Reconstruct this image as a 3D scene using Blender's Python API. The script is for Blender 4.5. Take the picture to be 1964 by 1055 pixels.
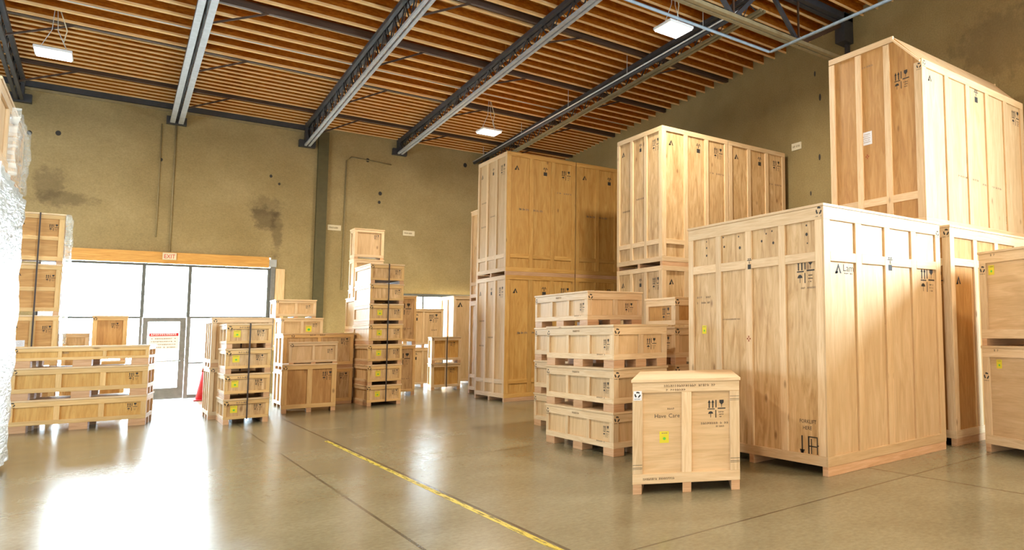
import bpy, bmesh, math, random
from mathutils import Vector, Matrix
random.seed(7)
for o in list(bpy.data.objects): bpy.data.objects.remove(o)
SC = bpy.context.scene
COL = SC.collection

# ------------------------------------------------------------------ camera
cam_d = bpy.data.cameras.new('camera'); cam = bpy.data.objects.new('camera', cam_d); COL.objects.link(cam)
cam_d.sensor_fit = 'HORIZONTAL'; cam_d.sensor_width = 36.0
cam_d.lens = 1321.7673 / 1964 * 36.0
cam_d.shift_x = -525.5674 / 1964
cam_d.clip_start = 0.05; cam_d.clip_end = 300
_a, _b, _c = (math.radians(v) for v in (-44.33081552, 94.53325585, -0.91639456))
cam.matrix_world = Matrix.Translation((0, 0, 1.55)) @ (Matrix.Rotation(_a, 4, 'Z') @ Matrix.Rotation(_b, 4, 'X') @ Matrix.Rotation(_c, 4, 'Z'))
SC.camera = cam

# ------------------------------------------------------------------ view, sky, daylight
SC.view_settings.view_transform = 'Standard'; SC.view_settings.look = 'None'
SC.view_settings.gamma = 1.0; SC.view_settings.use_curve_mapping = False
SC.view_settings.exposure = 0.12
W = bpy.data.worlds.new('sky'); SC.world = W; W.use_nodes = True
W.node_tree.nodes['Background'].inputs[0].default_value = (0.74, 0.87, 1.0, 1)
W.node_tree.nodes['Background'].inputs[1].default_value = 42.0

def area(name, loc, rot, sx, sy, power, color=(1, 1, 1)):
    d = bpy.data.lights.new(name, 'AREA'); d.shape = 'RECTANGLE'; d.size = sx; d.size_y = sy
    d.energy = power; d.color = color
    o = bpy.data.objects.new(name, d); COL.objects.link(o); o.location = loc; o.rotation_euler = rot
    return o
PI = math.pi
ROOM = dict(x0=-9.0, x1=11.5, y0=-8.0, y1=24.08)
# daylight of the left and right dock doors out of view, plus added rear fill
area('daylight_left_dock_door', (-8.85, 10.5, 1.6), (0, -PI/2, 0), 3.0, 9.0, 850, (0.62, 0.82, 1.0))
area('fill_light_left_rear', (-8.85, -2.0, 2.3), (0, -PI/2, 0), 4.0, 7.0, 400, (0.8, 0.9, 1.0))  # added fill towards the rear of the left wall
area('fill_light_rear', (0.5, -7.85, 2.4), (PI/2, 0, 0), 12.0, 4.2, 300, (0.95, 0.97, 1.0))  # added fill from behind the camera, evens out the light
area('daylight_right_dock_door', (11.35, -2.0, 4.5), (0, PI/2, 0), 2.2, 2.6, 4300, (0.62, 0.82, 1.0))
# sky seen through the big window: portal keeps the noise down
p = area('window_sky_portal', (1.1, 24.3, 1.76), (-PI/2, 0, 0), 4.6, 3.5, 1, (1, 1, 1)); p.data.cycles.is_portal = True
p = area('window_sky_portal_right', (7.16, 24.3, 1.45), (-PI/2, 0, 0), 3.7, 2.8, 1, (1, 1, 1)); p.data.cycles.is_portal = True

# ------------------------------------------------------------------ materials
def new_mat(name):
    m = bpy.data.materials.new(name); m.use_nodes = True
    nt = m.node_tree; return m, nt, nt.nodes['Principled BSDF']
def N(nt, t, **kw):
    n = nt.nodes.new(t)
    for k, v in kw.items():
        if k in n.inputs: n.inputs[k].default_value = v
        else: setattr(n, k, v)
    return n
def L(nt, a, b): nt.links.new(a, b)
def ramp(nt, fac, stops):
    r = nt.nodes.new('ShaderNodeValToRGB'); e = r.color_ramp.elements
    while len(e) < len(stops): e.new(0.5)
    for el, (p, c) in zip(e, stops): el.position = p; el.color = (*c, 1)
    L(nt, fac, r.inputs[0]); return r
def mix(nt, fac, a, b, mode='MIX'):
    m = nt.nodes.new('ShaderNodeMix'); m.data_type = 'RGBA'; m.blend_type = mode
    for s, v in ((m.inputs[0], fac), (m.inputs[6], a), (m.inputs[7], b)):
        if hasattr(v, 'links'): L(nt, v, s)
        elif isinstance(v, (int, float)): s.default_value = v
        else: s.default_value = (*v, 1)
    return m.outputs[2]
def math_n(nt, op, a, b=0.0):
    m = nt.nodes.new('ShaderNodeMath'); m.operation = op
    for s, v in zip(m.inputs, (a, b)):
        if hasattr(v, 'links'): L(nt, v, s)
        else: s.default_value = v
    return m.outputs[0]

def plain(name, col, rough=0.6, metal=0.0, noise=0.12):
    m, nt, b = new_mat(name)
    tc = N(nt, 'ShaderNodeTexCoord'); no = N(nt, 'ShaderNodeTexNoise', Scale=9.0, Detail=3.0)
    L(nt, tc.outputs['Object'], no.inputs[0])
    r = ramp(nt, no.outputs[0], [(0.3, tuple(c * (1 - noise) for c in col)), (0.7, tuple(min(1, c * (1 + noise)) for c in col))])
    L(nt, r.outputs[0], b.inputs['Base Color']); b.inputs['Roughness'].default_value = rough; b.inputs['Metallic'].default_value = metal
    return m
def emit(name, col, s):
    m, nt, b = new_mat(name); b.inputs['Base Color'].default_value = (*col, 1)
    b.inputs['Emission Color'].default_value = (*col, 1); b.inputs['Emission Strength'].default_value = s
    return m

def wood(name, lo, mid, hi, knots=0.0, scale=1.0, rough=0.55, var=0.10, red=None, stretch=14.0):
    """wood with the grain along the UV u axis (metres), every board shifted by its own random value"""
    m, nt, b = new_mat(name)
    uv = N(nt, 'ShaderNodeUVMap'); oi = N(nt, 'ShaderNodeObjectInfo')
    off = N(nt, 'ShaderNodeVectorMath', operation='SCALE'); off.inputs[0].default_value = (37.0, 91.0, 53.0); L(nt, oi.outputs['Random'], off.inputs['Scale'])
    add = N(nt, 'ShaderNodeVectorMath', operation='ADD'); L(nt, uv.outputs[0], add.inputs[0]); L(nt, off.outputs[0], add.inputs[1])
    mp = N(nt, 'ShaderNodeMapping'); mp.inputs['Scale'].default_value = (1.1 * scale, stretch * scale, 1); L(nt, add.outputs[0], mp.inputs[0])
    n1 = N(nt, 'ShaderNodeTexNoise', Scale=1.6, Detail=5.0, Roughness=0.6, Distortion=1.2); L(nt, mp.outputs[0], n1.inputs[0])
    r = ramp(nt, n1.outputs[0], [(0.30, lo), (0.50, mid), (0.68, hi)])
    c = r.outputs[0]
    mp2 = N(nt, 'ShaderNodeMapping'); mp2.inputs['Scale'].default_value = (4 * scale, 70 * scale, 1); L(nt, add.outputs[0], mp2.inputs[0])
    n2 = N(nt, 'ShaderNodeTexNoise', Scale=1.5, Detail=3.0); L(nt, mp2.outputs[0], n2.inputs[0])
    f = ramp(nt, n2.outputs[0], [(0.25, (0.90, 0.88, 0.84)), (0.6, (1.03, 1.03, 1.03))])
    c = mix(nt, 0.8, c, f.outputs[0], 'MULTIPLY')
    if knots:
        mp3 = N(nt, 'ShaderNodeMapping'); mp3.inputs['Scale'].default_value = (2.6, 5.5, 1); L(nt, add.outputs[0], mp3.inputs[0])
        v = N(nt, 'ShaderNodeTexVoronoi', Scale=1.0); v.inputs['Randomness'].default_value = 1.0; L(nt, mp3.outputs[0], v.inputs['Vector'])
        sel = N(nt, 'ShaderNodeSeparateColor'); L(nt, v.outputs['Color'], sel.inputs[0])
        on = math_n(nt, 'GREATER_THAN', sel.outputs[0], 1 - knots)
        k = ramp(nt, v.outputs['Distance'], [(0.06, (1, 1, 1)), (0.17, (0, 0, 0))])
        kf = math_n(nt, 'MULTIPLY', on, k.outputs[0])
        c = mix(nt, math_n(nt, 'MULTIPLY', kf, 0.75), c, (0.22, 0.10, 0.03))
    br = N(nt, 'ShaderNodeHueSaturation'); L(nt, c, br.inputs['Color'])
    vv = math_n(nt, 'MULTIPLY_ADD', oi.outputs['Random'], 2 * var); nt.nodes[-1].inputs[2].default_value = 1 - var
    L(nt, vv, br.inputs['Value'])
    L(nt, br.outputs[0], b.inputs['Base Color']); b.inputs['Roughness'].default_value = rough
    bp = N(nt, 'ShaderNodeBump', Strength=0.08, Distance=0.004); L(nt, n2.outputs[0], bp.inputs['Height']); L(nt, bp.outputs[0], b.inputs['Normal'])
    return m

M = {}
M['pine'] = wood('pine_board', (0.64, 0.43, 0.225), (0.72, 0.515, 0.295), (0.78, 0.59, 0.365), knots=0.08)
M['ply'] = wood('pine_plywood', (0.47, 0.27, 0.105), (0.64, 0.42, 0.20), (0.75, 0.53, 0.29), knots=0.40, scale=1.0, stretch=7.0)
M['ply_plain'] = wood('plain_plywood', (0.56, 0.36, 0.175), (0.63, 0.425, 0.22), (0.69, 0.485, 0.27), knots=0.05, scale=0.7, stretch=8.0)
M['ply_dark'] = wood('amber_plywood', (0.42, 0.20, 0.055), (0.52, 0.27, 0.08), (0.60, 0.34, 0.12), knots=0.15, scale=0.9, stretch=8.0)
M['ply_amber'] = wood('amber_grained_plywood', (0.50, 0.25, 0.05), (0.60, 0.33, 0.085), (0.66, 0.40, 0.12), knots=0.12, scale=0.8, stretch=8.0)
M['pine_warm_lit'] = wood('warm_lit_pine_board', (0.64, 0.39, 0.145), (0.72, 0.46, 0.185), (0.78, 0.54, 0.25), knots=0.10)  # pine with warm lamp light put into its colour
M['skid'] = wood('rough_sawn_skid', (0.50, 0.27, 0.13), (0.60, 0.35, 0.18), (0.66, 0.41, 0.24), knots=0.0)
M['glulam'] = wood('varnished_beam', (0.62, 0.30, 0.06), (0.72, 0.38, 0.09), (0.80, 0.46, 0.13), knots=0.0)
M['ink'] = plain('black_stencil_ink', (0.035, 0.03, 0.025), 0.7)
M['ink_pale'] = plain('faded_stencil_ink', (0.30, 0.20, 0.11), 0.7)
M['ink_red'] = plain('red_stencil_ink', (0.35, 0.07, 0.03), 0.7)
M['yellow'] = plain('yellow_sticker', (0.76, 0.64, 0.03), 0.5, noise=0.05)
M['green'] = plain('green_dot', (0.10, 0.55, 0.06), 0.5, noise=0.05)
M['paper'] = plain('white_paper', (0.82, 0.82, 0.85), 0.6, noise=0.03)
M['dark_steel'] = plain('dark_painted_steel', (0.045, 0.045, 0.05), 0.5, 0.0)
M['grey_steel'] = plain('grey_painted_steel', (0.42, 0.44, 0.46), 0.45, 0.0)
M['green_steel'] = plain('weathered_olive_steel', (0.10, 0.085, 0.035), 0.7)
M['olive_steel'] = plain('dull_olive_steel', (0.24, 0.20, 0.11), 0.5)
M['purlin'] = wood('dark_stained_purlin', (0.05, 0.025, 0.012), (0.07, 0.035, 0.018), (0.10, 0.05, 0.025))
M['alu'] = plain('dark_anodised_frame', (0.12, 0.13, 0.13), 0.4, 0.3)
M['door_frame'] = plain('grey_anodised_frame', (0.20, 0.20, 0.20), 0.4, 0.3)
M['pipe'] = plain('pale_blue_pipe', (0.33, 0.42, 0.50), 0.3)
M['zinc'] = plain('galvanised_conduit', (0.62, 0.62, 0.60), 0.4, 0.2)
M['tan_pipe'] = plain('tan_painted_conduit', (0.30, 0.235, 0.12), 0.6)
M['cream'] = plain('cream_plate', (0.72, 0.64, 0.45), 0.5, noise=0.04)
M['red'] = plain('red_vinyl', (0.62, 0.03, 0.04), 0.5)
M['white'] = plain('white_plastic', (0.80, 0.80, 0.80), 0.4, noise=0.03)
M['strap'] = plain('black_strap', (0.05, 0.035, 0.03), 0.5)
M['led'] = emit('led_panel', (1.0, 0.97, 0.90), 9.0)
M['asphalt'] = plain('pale_outdoor_paving', (0.62, 0.61, 0.59), 0.9)

# osb / joist wood of the roof
def roof_mat(name, lo, mid, hi, sc=(1.0, 9.0, 9.0)):
    m, nt, b = new_mat(name)
    tc = N(nt, 'ShaderNodeTexCoord'); mp = N(nt, 'ShaderNodeMapping'); mp.inputs['Scale'].default_value = sc; L(nt, tc.outputs['Object'], mp.inputs[0])
    n = N(nt, 'ShaderNodeTexNoise', Scale=3.0, Detail=6.0, Roughness=0.7); L(nt, mp.outputs[0], n.inputs[0])
    r = ramp(nt, n.outputs[0], [(0.32, lo), (0.5, mid), (0.68, hi)]); L(nt, r.outputs[0], b.inputs['Base Color']); b.inputs['Roughness'].default_value = 0.8; b.inputs['Specular IOR Level'].default_value = 0.12
    return m
M['deck'] = roof_mat('osb_roof_deck', (0.26, 0.075, 0.004), (0.37, 0.12, 0.008), (0.48, 0.18, 0.015), (3, 3, 3))
M['web'] = roof_mat('osb_joist_web', (0.26, 0.068, 0.003), (0.37, 0.105, 0.005), (0.48, 0.165, 0.012), (3, 9, 9))
M['flange'] = roof_mat('joist_flange', (0.74, 0.44, 0.17), (0.84, 0.54, 0.24), (0.90, 0.64, 0.33), (1, 9, 9))

# concrete floor
def floor_mat():
    m, nt, b = new_mat('polished_concrete')
    tc = N(nt, 'ShaderNodeTexCoord'); P = tc.outputs['Object']
    n1 = N(nt, 'ShaderNodeTexNoise', Scale=0.8, Detail=6.0, Roughness=0.65, Distortion=0.0); L(nt, P, n1.inputs[0])
    n2 = N(nt, 'ShaderNodeTexNoise', Scale=22.0, Detail=4.0, Roughness=0.7); L(nt, P, n2.inputs[0])
    r = ramp(nt, n1.outputs[0], [(0.30, (0.212, 0.188, 0.112)), (0.50, (0.248, 0.224, 0.138)), (0.72, (0.29, 0.262, 0.168))])
    f = ramp(nt, n2.outputs[0], [(0.25, (0.74, 0.74, 0.72)), (0.7, (1.10, 1.10, 1.10))])
    c = mix(nt, 1.0, r.outputs[0], f.outputs[0], 'MULTIPLY')
    # speckles of dark dirt
    v = N(nt, 'ShaderNodeTexVoronoi', Scale=1.7); L(nt, P, v.inputs['Vector'])
    k = ramp(nt, v.outputs['Distance'], [(0.012, (1, 1, 1)), (0.03, (0, 0, 0))]); c = mix(nt, math_n(nt, 'MULTIPLY', k.outputs[0], 0.6), c, (0.08, 0.06, 0.04))
    sp = N(nt, 'ShaderNodeSeparateXYZ'); L(nt, P, sp.inputs[0])
    wob = N(nt, 'ShaderNodeTexNoise', Scale=3.0); L(nt, P, wob.inputs[0])
    def line(coord, at, wdt):
        d = math_n(nt, 'ABSOLUTE', math_n(nt, 'SUBTRACT', coord, at))
        return math_n(nt, 'LESS_THAN', d, wdt)
    j = None
    for co, at, wd in ((0, 1.69, 0.012), (0, 6.10, 0.012), (0, -2.72, 0.012), (1, 4.40, 0.013), (1, 9.40, 0.012), (1, 14.4, 0.007), (1, 19.4, 0.007), (1, -0.6, 0.010), (0, 2.412, 0.014)):
        l = line(sp.outputs[co], at, wd); j = l if j is None else math_n(nt, 'MAXIMUM', j, l)
    jn = ramp(nt, wob.outputs[0], [(0.3, (0.65, 0.65, 0.65)), (0.6, (0.95, 0.95, 0.95))])
    c = mix(nt, math_n(nt, 'MULTIPLY', j, jn.outputs[0]), c, (0.05, 0.042, 0.025))
    L(nt, c, b.inputs['Base Color'])
    rr = ramp(nt, n1.outputs[0], [(0.3, (0.20, 0.20, 0.20)), (0.7, (0.25, 0.25, 0.25))]); L(nt, rr.outputs[0], b.inputs['Roughness'])
    b.inputs['Specular IOR Level'].default_value = 0.55
    bp = N(nt, 'ShaderNodeBump', Strength=0.02, Distance=0.01); L(nt, n2.outputs[0], bp.inputs['Height']); L(nt, bp.outputs[0], b.inputs['Normal'])
    return m
M['floor'] = floor_mat()

# tilt-up concrete walls; stains = blobs (centre, radii, strength) in wall coordinates
def wall_mat(name, stains=(), u='x', tone=(1.0, 1.0, 1.0)):
    m, nt, b = new_mat(name)
    tc = N(nt, 'ShaderNodeTexCoord'); P = tc.outputs['Object']
    n1 = N(nt, 'ShaderNodeTexNoise', Scale=0.7, Detail=7.0, Roughness=0.65); L(nt, P, n1.inputs[0])
    n2 = N(nt, 'ShaderNodeTexNoise', Scale=30.0, Detail=3.0, Roughness=0.7); L(nt, P, n2.inputs[0])
    r = ramp(nt, n1.outputs[0], [(p, tuple(a * b for a, b in zip(c, tone))) for p, c in ((0.28, (0.30, 0.225, 0.100)), (0.5, (0.36, 0.275, 0.130)), (0.72, (0.42, 0.33, 0.168)))])
    f = ramp(nt, n2.outputs[0], [(0.25, (0.80, 0.80, 0.78)), (0.7, (1.1, 1.1, 1.1))])
    c = mix(nt, 1.0, r.outputs[0], f.outputs[0], 'MULTIPLY')
    sp = N(nt, 'ShaderNodeSeparateXYZ'); L(nt, P, sp.inputs[0])
    n3 = N(nt, 'ShaderNodeTexNoise', Scale=4.0, Detail=5.0, Roughness=0.7); L(nt, P, n3.inputs[0])
    for (a, z, ra, rz, s) in stains:
        da = math_n(nt, 'DIVIDE', math_n(nt, 'SUBTRACT', sp.outputs[0 if u == 'x' else 1], a), ra)
        dz = math_n(nt, 'DIVIDE', math_n(nt, 'SUBTRACT', sp.outputs[2], z), rz)
        d = math_n(nt, 'SQRT', math_n(nt, 'ADD', math_n(nt, 'MULTIPLY', da, da), math_n(nt, 'MULTIPLY', dz, dz)))
        d = math_n(nt, 'ADD', d, math_n(nt, 'MULTIPLY', math_n(nt, 'SUBTRACT', n3.outputs[0], 0.5), 2.2))
        k = ramp(nt, d, [(0.55, (1, 1, 1)), (1.0, (0, 0, 0))])
        c = mix(nt, math_n(nt, 'MULTIPLY', k.outputs[0], s), c, (0.085, 0.058, 0.028))
    L(nt, c, b.inputs['Base Color']); b.inputs['Roughness'].default_value = 0.85
    bp = N(nt, 'ShaderNodeBump', Strength=0.15, Distance=0.02); L(nt, n2.outputs[0], bp.inputs['Height']); L(nt, bp.outputs[0], b.inputs['Normal'])
    return m
M['wall_back'] = wall_mat('stained_concrete', [(-0.95, 5.0, 0.62, 0.22, 0.45), (-1.25, 5.35, 0.3, 0.45, 0.4), (2.95, 4.95, 0.33, 0.42, 0.6), (3.25, 4.6, 0.16, 0.75, 0.5), (3.0, 5.3, 0.5, 0.3, 0.35)])
M['wall'] = wall_mat('bare_concrete')
M['wall_right'] = wall_mat('grey_concrete', [(6.0, 6.8, 1.2, 0.8, 0.35), (4.0, 7.2, 1.5, 0.9, 0.4)], 'y', (.78, .74, .62))

def glass_mat():
    m, nt, b = new_mat('window_glass'); nt.nodes.remove(b); out = nt.nodes['Material Output']
    t = N(nt, 'ShaderNodeBsdfTransparent'); t.inputs[0].default_value = (0.95, 0.98, 0.97, 1)
    g = N(nt, 'ShaderNodeBsdfGlossy'); g.inputs['Roughness'].default_value = 0.02
    mx = N(nt, 'ShaderNodeMixShader'); mx.inputs[0].default_value = 0.06
    L(nt, t.outputs[0], mx.inputs[1]); L(nt, g.outputs[0], mx.inputs[2]); L(nt, mx.outputs[0], out.inputs[0]); return m
M['glass'] = glass_mat()
def film_mat(name, cover, col=(0.86, 0.93, 0.90)):
    m, nt, b = new_mat(name); out = nt.nodes['Material Output']
    b.inputs['Base Color'].default_value = (*col, 1); b.inputs['Roughness'].default_value = 0.22
    tc = N(nt, 'ShaderNodeTexCoord'); mp = N(nt, 'ShaderNodeMapping'); mp.inputs['Scale'].default_value = (1, 1.2, 5); mp.inputs['Rotation'].default_value = (0.5, 0, 0); L(nt, tc.outputs['Object'], mp.inputs[0])
    n = N(nt, 'ShaderNodeTexNoise', Scale=2.2, Detail=4.0, Distortion=1.5); L(nt, mp.outputs[0], n.inputs[0])
    bp = N(nt, 'ShaderNodeBump', Strength=0.8 if cover > .5 else 0.35, Distance=0.05); L(nt, n.outputs[0], bp.inputs['Height']); L(nt, bp.outputs[0], b.inputs['Normal'])
    t = N(nt, 'ShaderNodeBsdfTransparent'); mx = N(nt, 'ShaderNodeMixShader')
    r = ramp(nt, n.outputs[0], [(0.35, (cover - .15,) * 3), (0.65, (min(1, cover + .15),) * 3)]); L(nt, r.outputs[0], mx.inputs[0])
    L(nt, t.outputs[0], mx.inputs[1]); L(nt, b.outputs[0], mx.inputs[2]); L(nt, mx.outputs[0], out.inputs[0]); return m
M['film'] = film_mat('milky_stretch_film', 0.85)
M['film_thin'] = film_mat('clear_stretch_film', 0.30)
def tape_mat():
    m, nt, b = new_mat('worn_yellow_line'); out = nt.nodes['Material Output']
    b.inputs['Base Color'].default_value = (0.62, 0.50, 0.05, 1); b.inputs['Roughness'].default_value = 0.4
    tc = N(nt, 'ShaderNodeTexCoord'); mp = N(nt, 'ShaderNodeMapping'); mp.inputs['Scale'].default_value = (14, 1.3, 1); L(nt, tc.outputs['Object'], mp.inputs[0])
    n = N(nt, 'ShaderNodeTexNoise', Scale=3.0, Detail=5.0, Roughness=0.7); L(nt, mp.outputs[0], n.inputs[0])
    t = N(nt, 'ShaderNodeBsdfTransparent'); mx = N(nt, 'ShaderNodeMixShader')
    r = ramp(nt, n.outputs[0], [(0.41, (0, 0, 0)), (0.50, (1, 1, 1))]); L(nt, r.outputs[0], mx.inputs[0])
    L(nt, t.outputs[0], mx.inputs[1]); L(nt, b.outputs[0], mx.inputs[2]); L(nt, mx.outputs[0], out.inputs[0]); return m
M['tape'] = tape_mat()

# ------------------------------------------------------------------ mesh helpers
class MB:
    def __init__(s): s.bm = bmesh.new(); s.uv = s.bm.loops.layers.uv.new('UVMap')
    def quad(s, pts, uvs=None):
        f = s.bm.faces.new([s.bm.verts.new(p) for p in pts])
        if uvs:
            for l, t in zip(f.loops, uvs): l[s.uv].uv = t
        return f
    def box(s, a, b, grain=None, mi=0):
        """axis box with UVs in metres, u along the grain axis (default: longest side)"""
        x0, y0, z0 = (min(p, q) for p, q in zip(a, b)); x1, y1, z1 = (max(p, q) for p, q in zip(a, b))
        dim = (x1 - x0, y1 - y0, z1 - z0)
        g = dim.index(max(dim)) if grain is None else grain
        v = [s.bm.verts.new(p) for p in ((x0,y0,z0),(x1,y0,z0),(x1,y1,z0),(x0,y1,z0),(x0,y0,z1),(x1,y0,z1),(x1,y1,z1),(x0,y1,z1))]
        for idx, ax in (((0,3,2,1),2),((4,5,6,7),2),((0,1,5,4),1),((2,3,7,6),1),((1,2,6,5),0),((3,0,4,7),0)):
            f = s.bm.faces.new([v[i] for i in idx]); f.material_index = mi
            ua = g if g != ax else [k for k in range(3) if k != ax][0]
            va = [k for k in range(3) if k not in (ax, ua)][0]
            for l in f.loops:
                c = l.vert.co; l[s.uv].uv = (c[ua] + 0.37 * ax, c[va] + 0.61 * ax)
        return s
    def bar(s, p, q, w, h=None, n=4, up=(0, 0, 1)):
        p, q = Vector(p), Vector(q); d = (q - p).normalized(); h = h or w
        u = Vector(up)
        if abs(d.dot(u)) > 0.95: u = Vector((1, 0, 0))
        a = d.cross(u).normalized(); b = a.cross(d)
        ring = []
        for e in (p, q):
            if n == 4: ring.append([s.bm.verts.new(e + a * (w / 2 * i) + b * (h / 2 * j)) for i, j in ((-1,-1),(1,-1),(1,1),(-1,1))])
            else: ring.append([s.bm.verts.new(e + a * (w / 2 * math.cos(2*PI*k/n)) + b * (h / 2 * math.sin(2*PI*k/n))) for k in range(n)])
        ln = (q - p).length
        for k in range(n):
            f = s.bm.faces.new([ring[0][k], ring[0][(k+1) % n], ring[1][(k+1) % n], ring[1][k]]); f.smooth = n > 4
            for l, t in zip(f.loops, ((0, k*w), (0, k*w+w), (ln, k*w+w), (ln, k*w))): l[s.uv].uv = t
        s.bm.faces.new(ring[0][::-1]); s.bm.faces.new(ring[1]); return s
    def path(s, pts, w, n=8):
        for a, b in zip(pts, pts[1:]): s.bar(a, b, w, n=n)
        return s
    def tube(s, pts, r, n=6):
        """one continuous bent rod"""
        pts = [Vector(p) for p in pts]; rings = []
        for i, p in enumerate(pts):
            d = (pts[min(i+1, len(pts)-1)] - pts[max(i-1, 0)]).normalized()
            u = Vector((1, 0, 0)) if abs(d.x) < 0.9 else Vector((0, 0, 1))
            a = d.cross(u).normalized(); b = a.cross(d)
            rings.append([s.bm.verts.new(p + a * r * math.cos(2*PI*k/n) + b * r * math.sin(2*PI*k/n)) for k in range(n)])
        for i in range(len(rings) - 1):
            for k in range(n):
                f = s.bm.faces.new([rings[i][k], rings[i][(k+1) % n], rings[i+1][(k+1) % n], rings[i+1][k]]); f.smooth = True
        s.bm.faces.new(rings[0][::-1]); s.bm.faces.new(rings[-1]); return s
    def lathe(s, prof, c, n=24):
        rings = [[s.bm.verts.new((c[0] + r * math.cos(2*PI*k/n), c[1] + r * math.sin(2*PI*k/n), c[2] + z)) for k in range(n)] for r, z in prof]
        for i in range(len(rings) - 1):
            for k in range(n):
                f = s.bm.faces.new([rings[i][k], rings[i][(k+1) % n], rings[i+1][(k+1) % n], rings[i+1][k]]); f.smooth = True
        s.bm.faces.new(rings[0][::-1]); s.bm.faces.new(rings[-1]); return s
    def build(s, name, mats, parent=None, bevel=0.0):
        me = bpy.data.meshes.new(name); bmesh.ops.recalc_face_normals(s.bm, faces=s.bm.faces[:]) if bevel >= 0 else None
        s.bm.to_mesh(me); s.bm.free()
        for m in (mats if isinstance(mats, (list, tuple)) else [mats]): me.materials.append(m)
        o = bpy.data.objects.new(name, me); COL.objects.link(o)
        if parent: o.parent = parent
        if bevel > 0:
            b = o.modifiers.new('edge', 'BEVEL'); b.width = bevel; b.segments = 1; b.limit_method = 'ANGLE'
        return o
def tag(o, label, cat, group=None, kind=None):
    if label: o['label'] = label
    if cat: o['category'] = cat
    if group: o['group'] = group
    if kind: o['kind'] = kind
    return o
def struct(o): o['kind'] = 'structure'; return o
def empty(name, loc, rz=0.0):
    o = bpy.data.objects.new(name, None); COL.objects.link(o); o.location = loc; o.rotation_euler = (0, 0, rz); o.empty_display_size = 0.1; return o

# lettering: flat outlines of the built-in font, as point/face lists
_tcache = {}
def letters(txt, bold=False):
    if txt in _tcache: return _tcache[txt]
    cu = bpy.data.curves.new('t', 'FONT'); cu.body = txt; cu.size = 1.0; cu.resolution_u = 2
    o = bpy.data.objects.new('t', cu); COL.objects.link(o)
    dg = bpy.context.evaluated_depsgraph_get(); me = bpy.data.meshes.new_from_object(o.evaluated_get(dg))
    vs = [(v.co.x, v.co.y) for v in me.vertices]; fs = [tuple(p.vertices) for p in me.polygons]
    bpy.data.objects.remove(o); bpy.data.meshes.remove(me); bpy.data.curves.remove(cu)
    w = max(v[0] for v in vs); _tcache[txt] = (vs, fs, w); return _tcache[txt]

# stencil marks: lists of 2-D polygons in (u, v) metres
def poly_rect(u0, v0, u1, v1): return [(u0, v0), (u1, v0), (u1, v1), (u0, v1)]
def disc2(u, v, r, n=10, a0=0, a1=2*PI): return [(u + r*math.cos(a0 + (a1-a0)*k/n), v + r*math.sin(a0 + (a1-a0)*k/n)) for k in range(n if a1-a0 > 6.2 else n+1)]
def text2(txt, u, v, size, width=None):
    vs, fs, w = letters(txt); sx = (width / w) if width else size
    return [[(u + vs[i][0]*sx, v + vs[i][1]*size) for i in f] for f in fs]
def arrows2(u, v, s):
    """shipping symbols in an s x s square whose top-left corner is (u, v)"""
    P = []
    R = lambda a, b, c, d: P.append(poly_rect(u + a*s, v - b*s, u + c*s, v - d*s))
    for x in (0.09, 0.29):
        R(x - 0.035, 0.46, x + 0.035, 0.12); P.append([(u + (x-0.08)*s, v - 0.17*s), (u + (x+0.08)*s, v - 0.17*s), (u + x*s, v)])
    R(0.44, 0.44, 0.50, 0.02); R(0.0, 0.54, 0.40, 0.49)
    P.append([(u + .66*s, v - .02*s), (u + .90*s, v - .02*s), (u + .90*s, v - .17*s), (u + .80*s, v - .27*s), (u + .76*s, v - .27*s), (u + .66*s, v - .17*s)])
    R(0.765, 0.42, 0.795, 0.25); R(0.56, 0.52, 1.0, 0.46)
    P.append(disc2(u + .17*s, v - .78*s, .14*s, 8, 0, PI)); R(0.155, 0.98, 0.185, 0.76)
    R(0.43, 1.0, 0.48, 0.58)
    for k, (a, b) in enumerate(((.60, .92), (.64, .90), (.66, .86))): P.extend(bars2(u + a*s, v - (.66 + .13*k)*s, (b - a)*s, .06*s, 5))
    return P
def bars2(u, v, w, h, n, seed=0):
    """a run of small worn block letters"""
    rnd = random.Random(seed + int(w*1000) + n); P = []; st = w / n
    for k in range(n):
        if rnd.random() < 0.12: continue
        a = u + k*st; P.append(poly_rect(a, v - h, a + st*0.28, v))
        P.append(poly_rect(a + st*0.28, v - h*(0.2 + 0.6*rnd.random()) - h*0.16, a + st*0.72, v - h*(0.2 + 0.6*rnd.random())*0.5))
        if rnd.random() < 0.5: P.append(poly_rect(a + st*0.5, v - h, a + st*0.72, v - h*0.3))
    return P
def glyph2(u, v, s):
    """the company sign: a leaning A-shaped chevron"""
    return [[(u, v - s), (u + .30*s, v - s), (u + .52*s, v - .38*s), (u + .52*s, v)], [(u + .52*s, v), (u + .52*s, v - .38*s), (u + .72*s, v - s*.95), (u + .95*s, v - s*.95)], [(u + .02*s, v - .86*s), (u + .30*s, v - 1.0*s), (u + .5*s, v - .86*s), (u + .40*s, v - .74*s)]]
def logo2(u, v, s): return glyph2(u, v, s) + text2('Lam', u + 1.15*s, v - .72*s, .98*s) + bars2(u + 1.15*s, v - .86*s, 1.7*s, .14*s, 8)
def plug2(u, v, s):
    return [poly_rect(u + .30*s, v - .10*s, u + .45*s, v), poly_rect(u + .55*s, v - .10*s, u + .70*s, v), poly_rect(u + .2*s, v - .22*s, u + .8*s, v - .15*s), poly_rect(u + .46*s, v - .5*s, u + .54*s, v - .26*s), poly_rect(u + .28*s, v - 1.0*s, u + .72*s, v - .56*s)]
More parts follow.
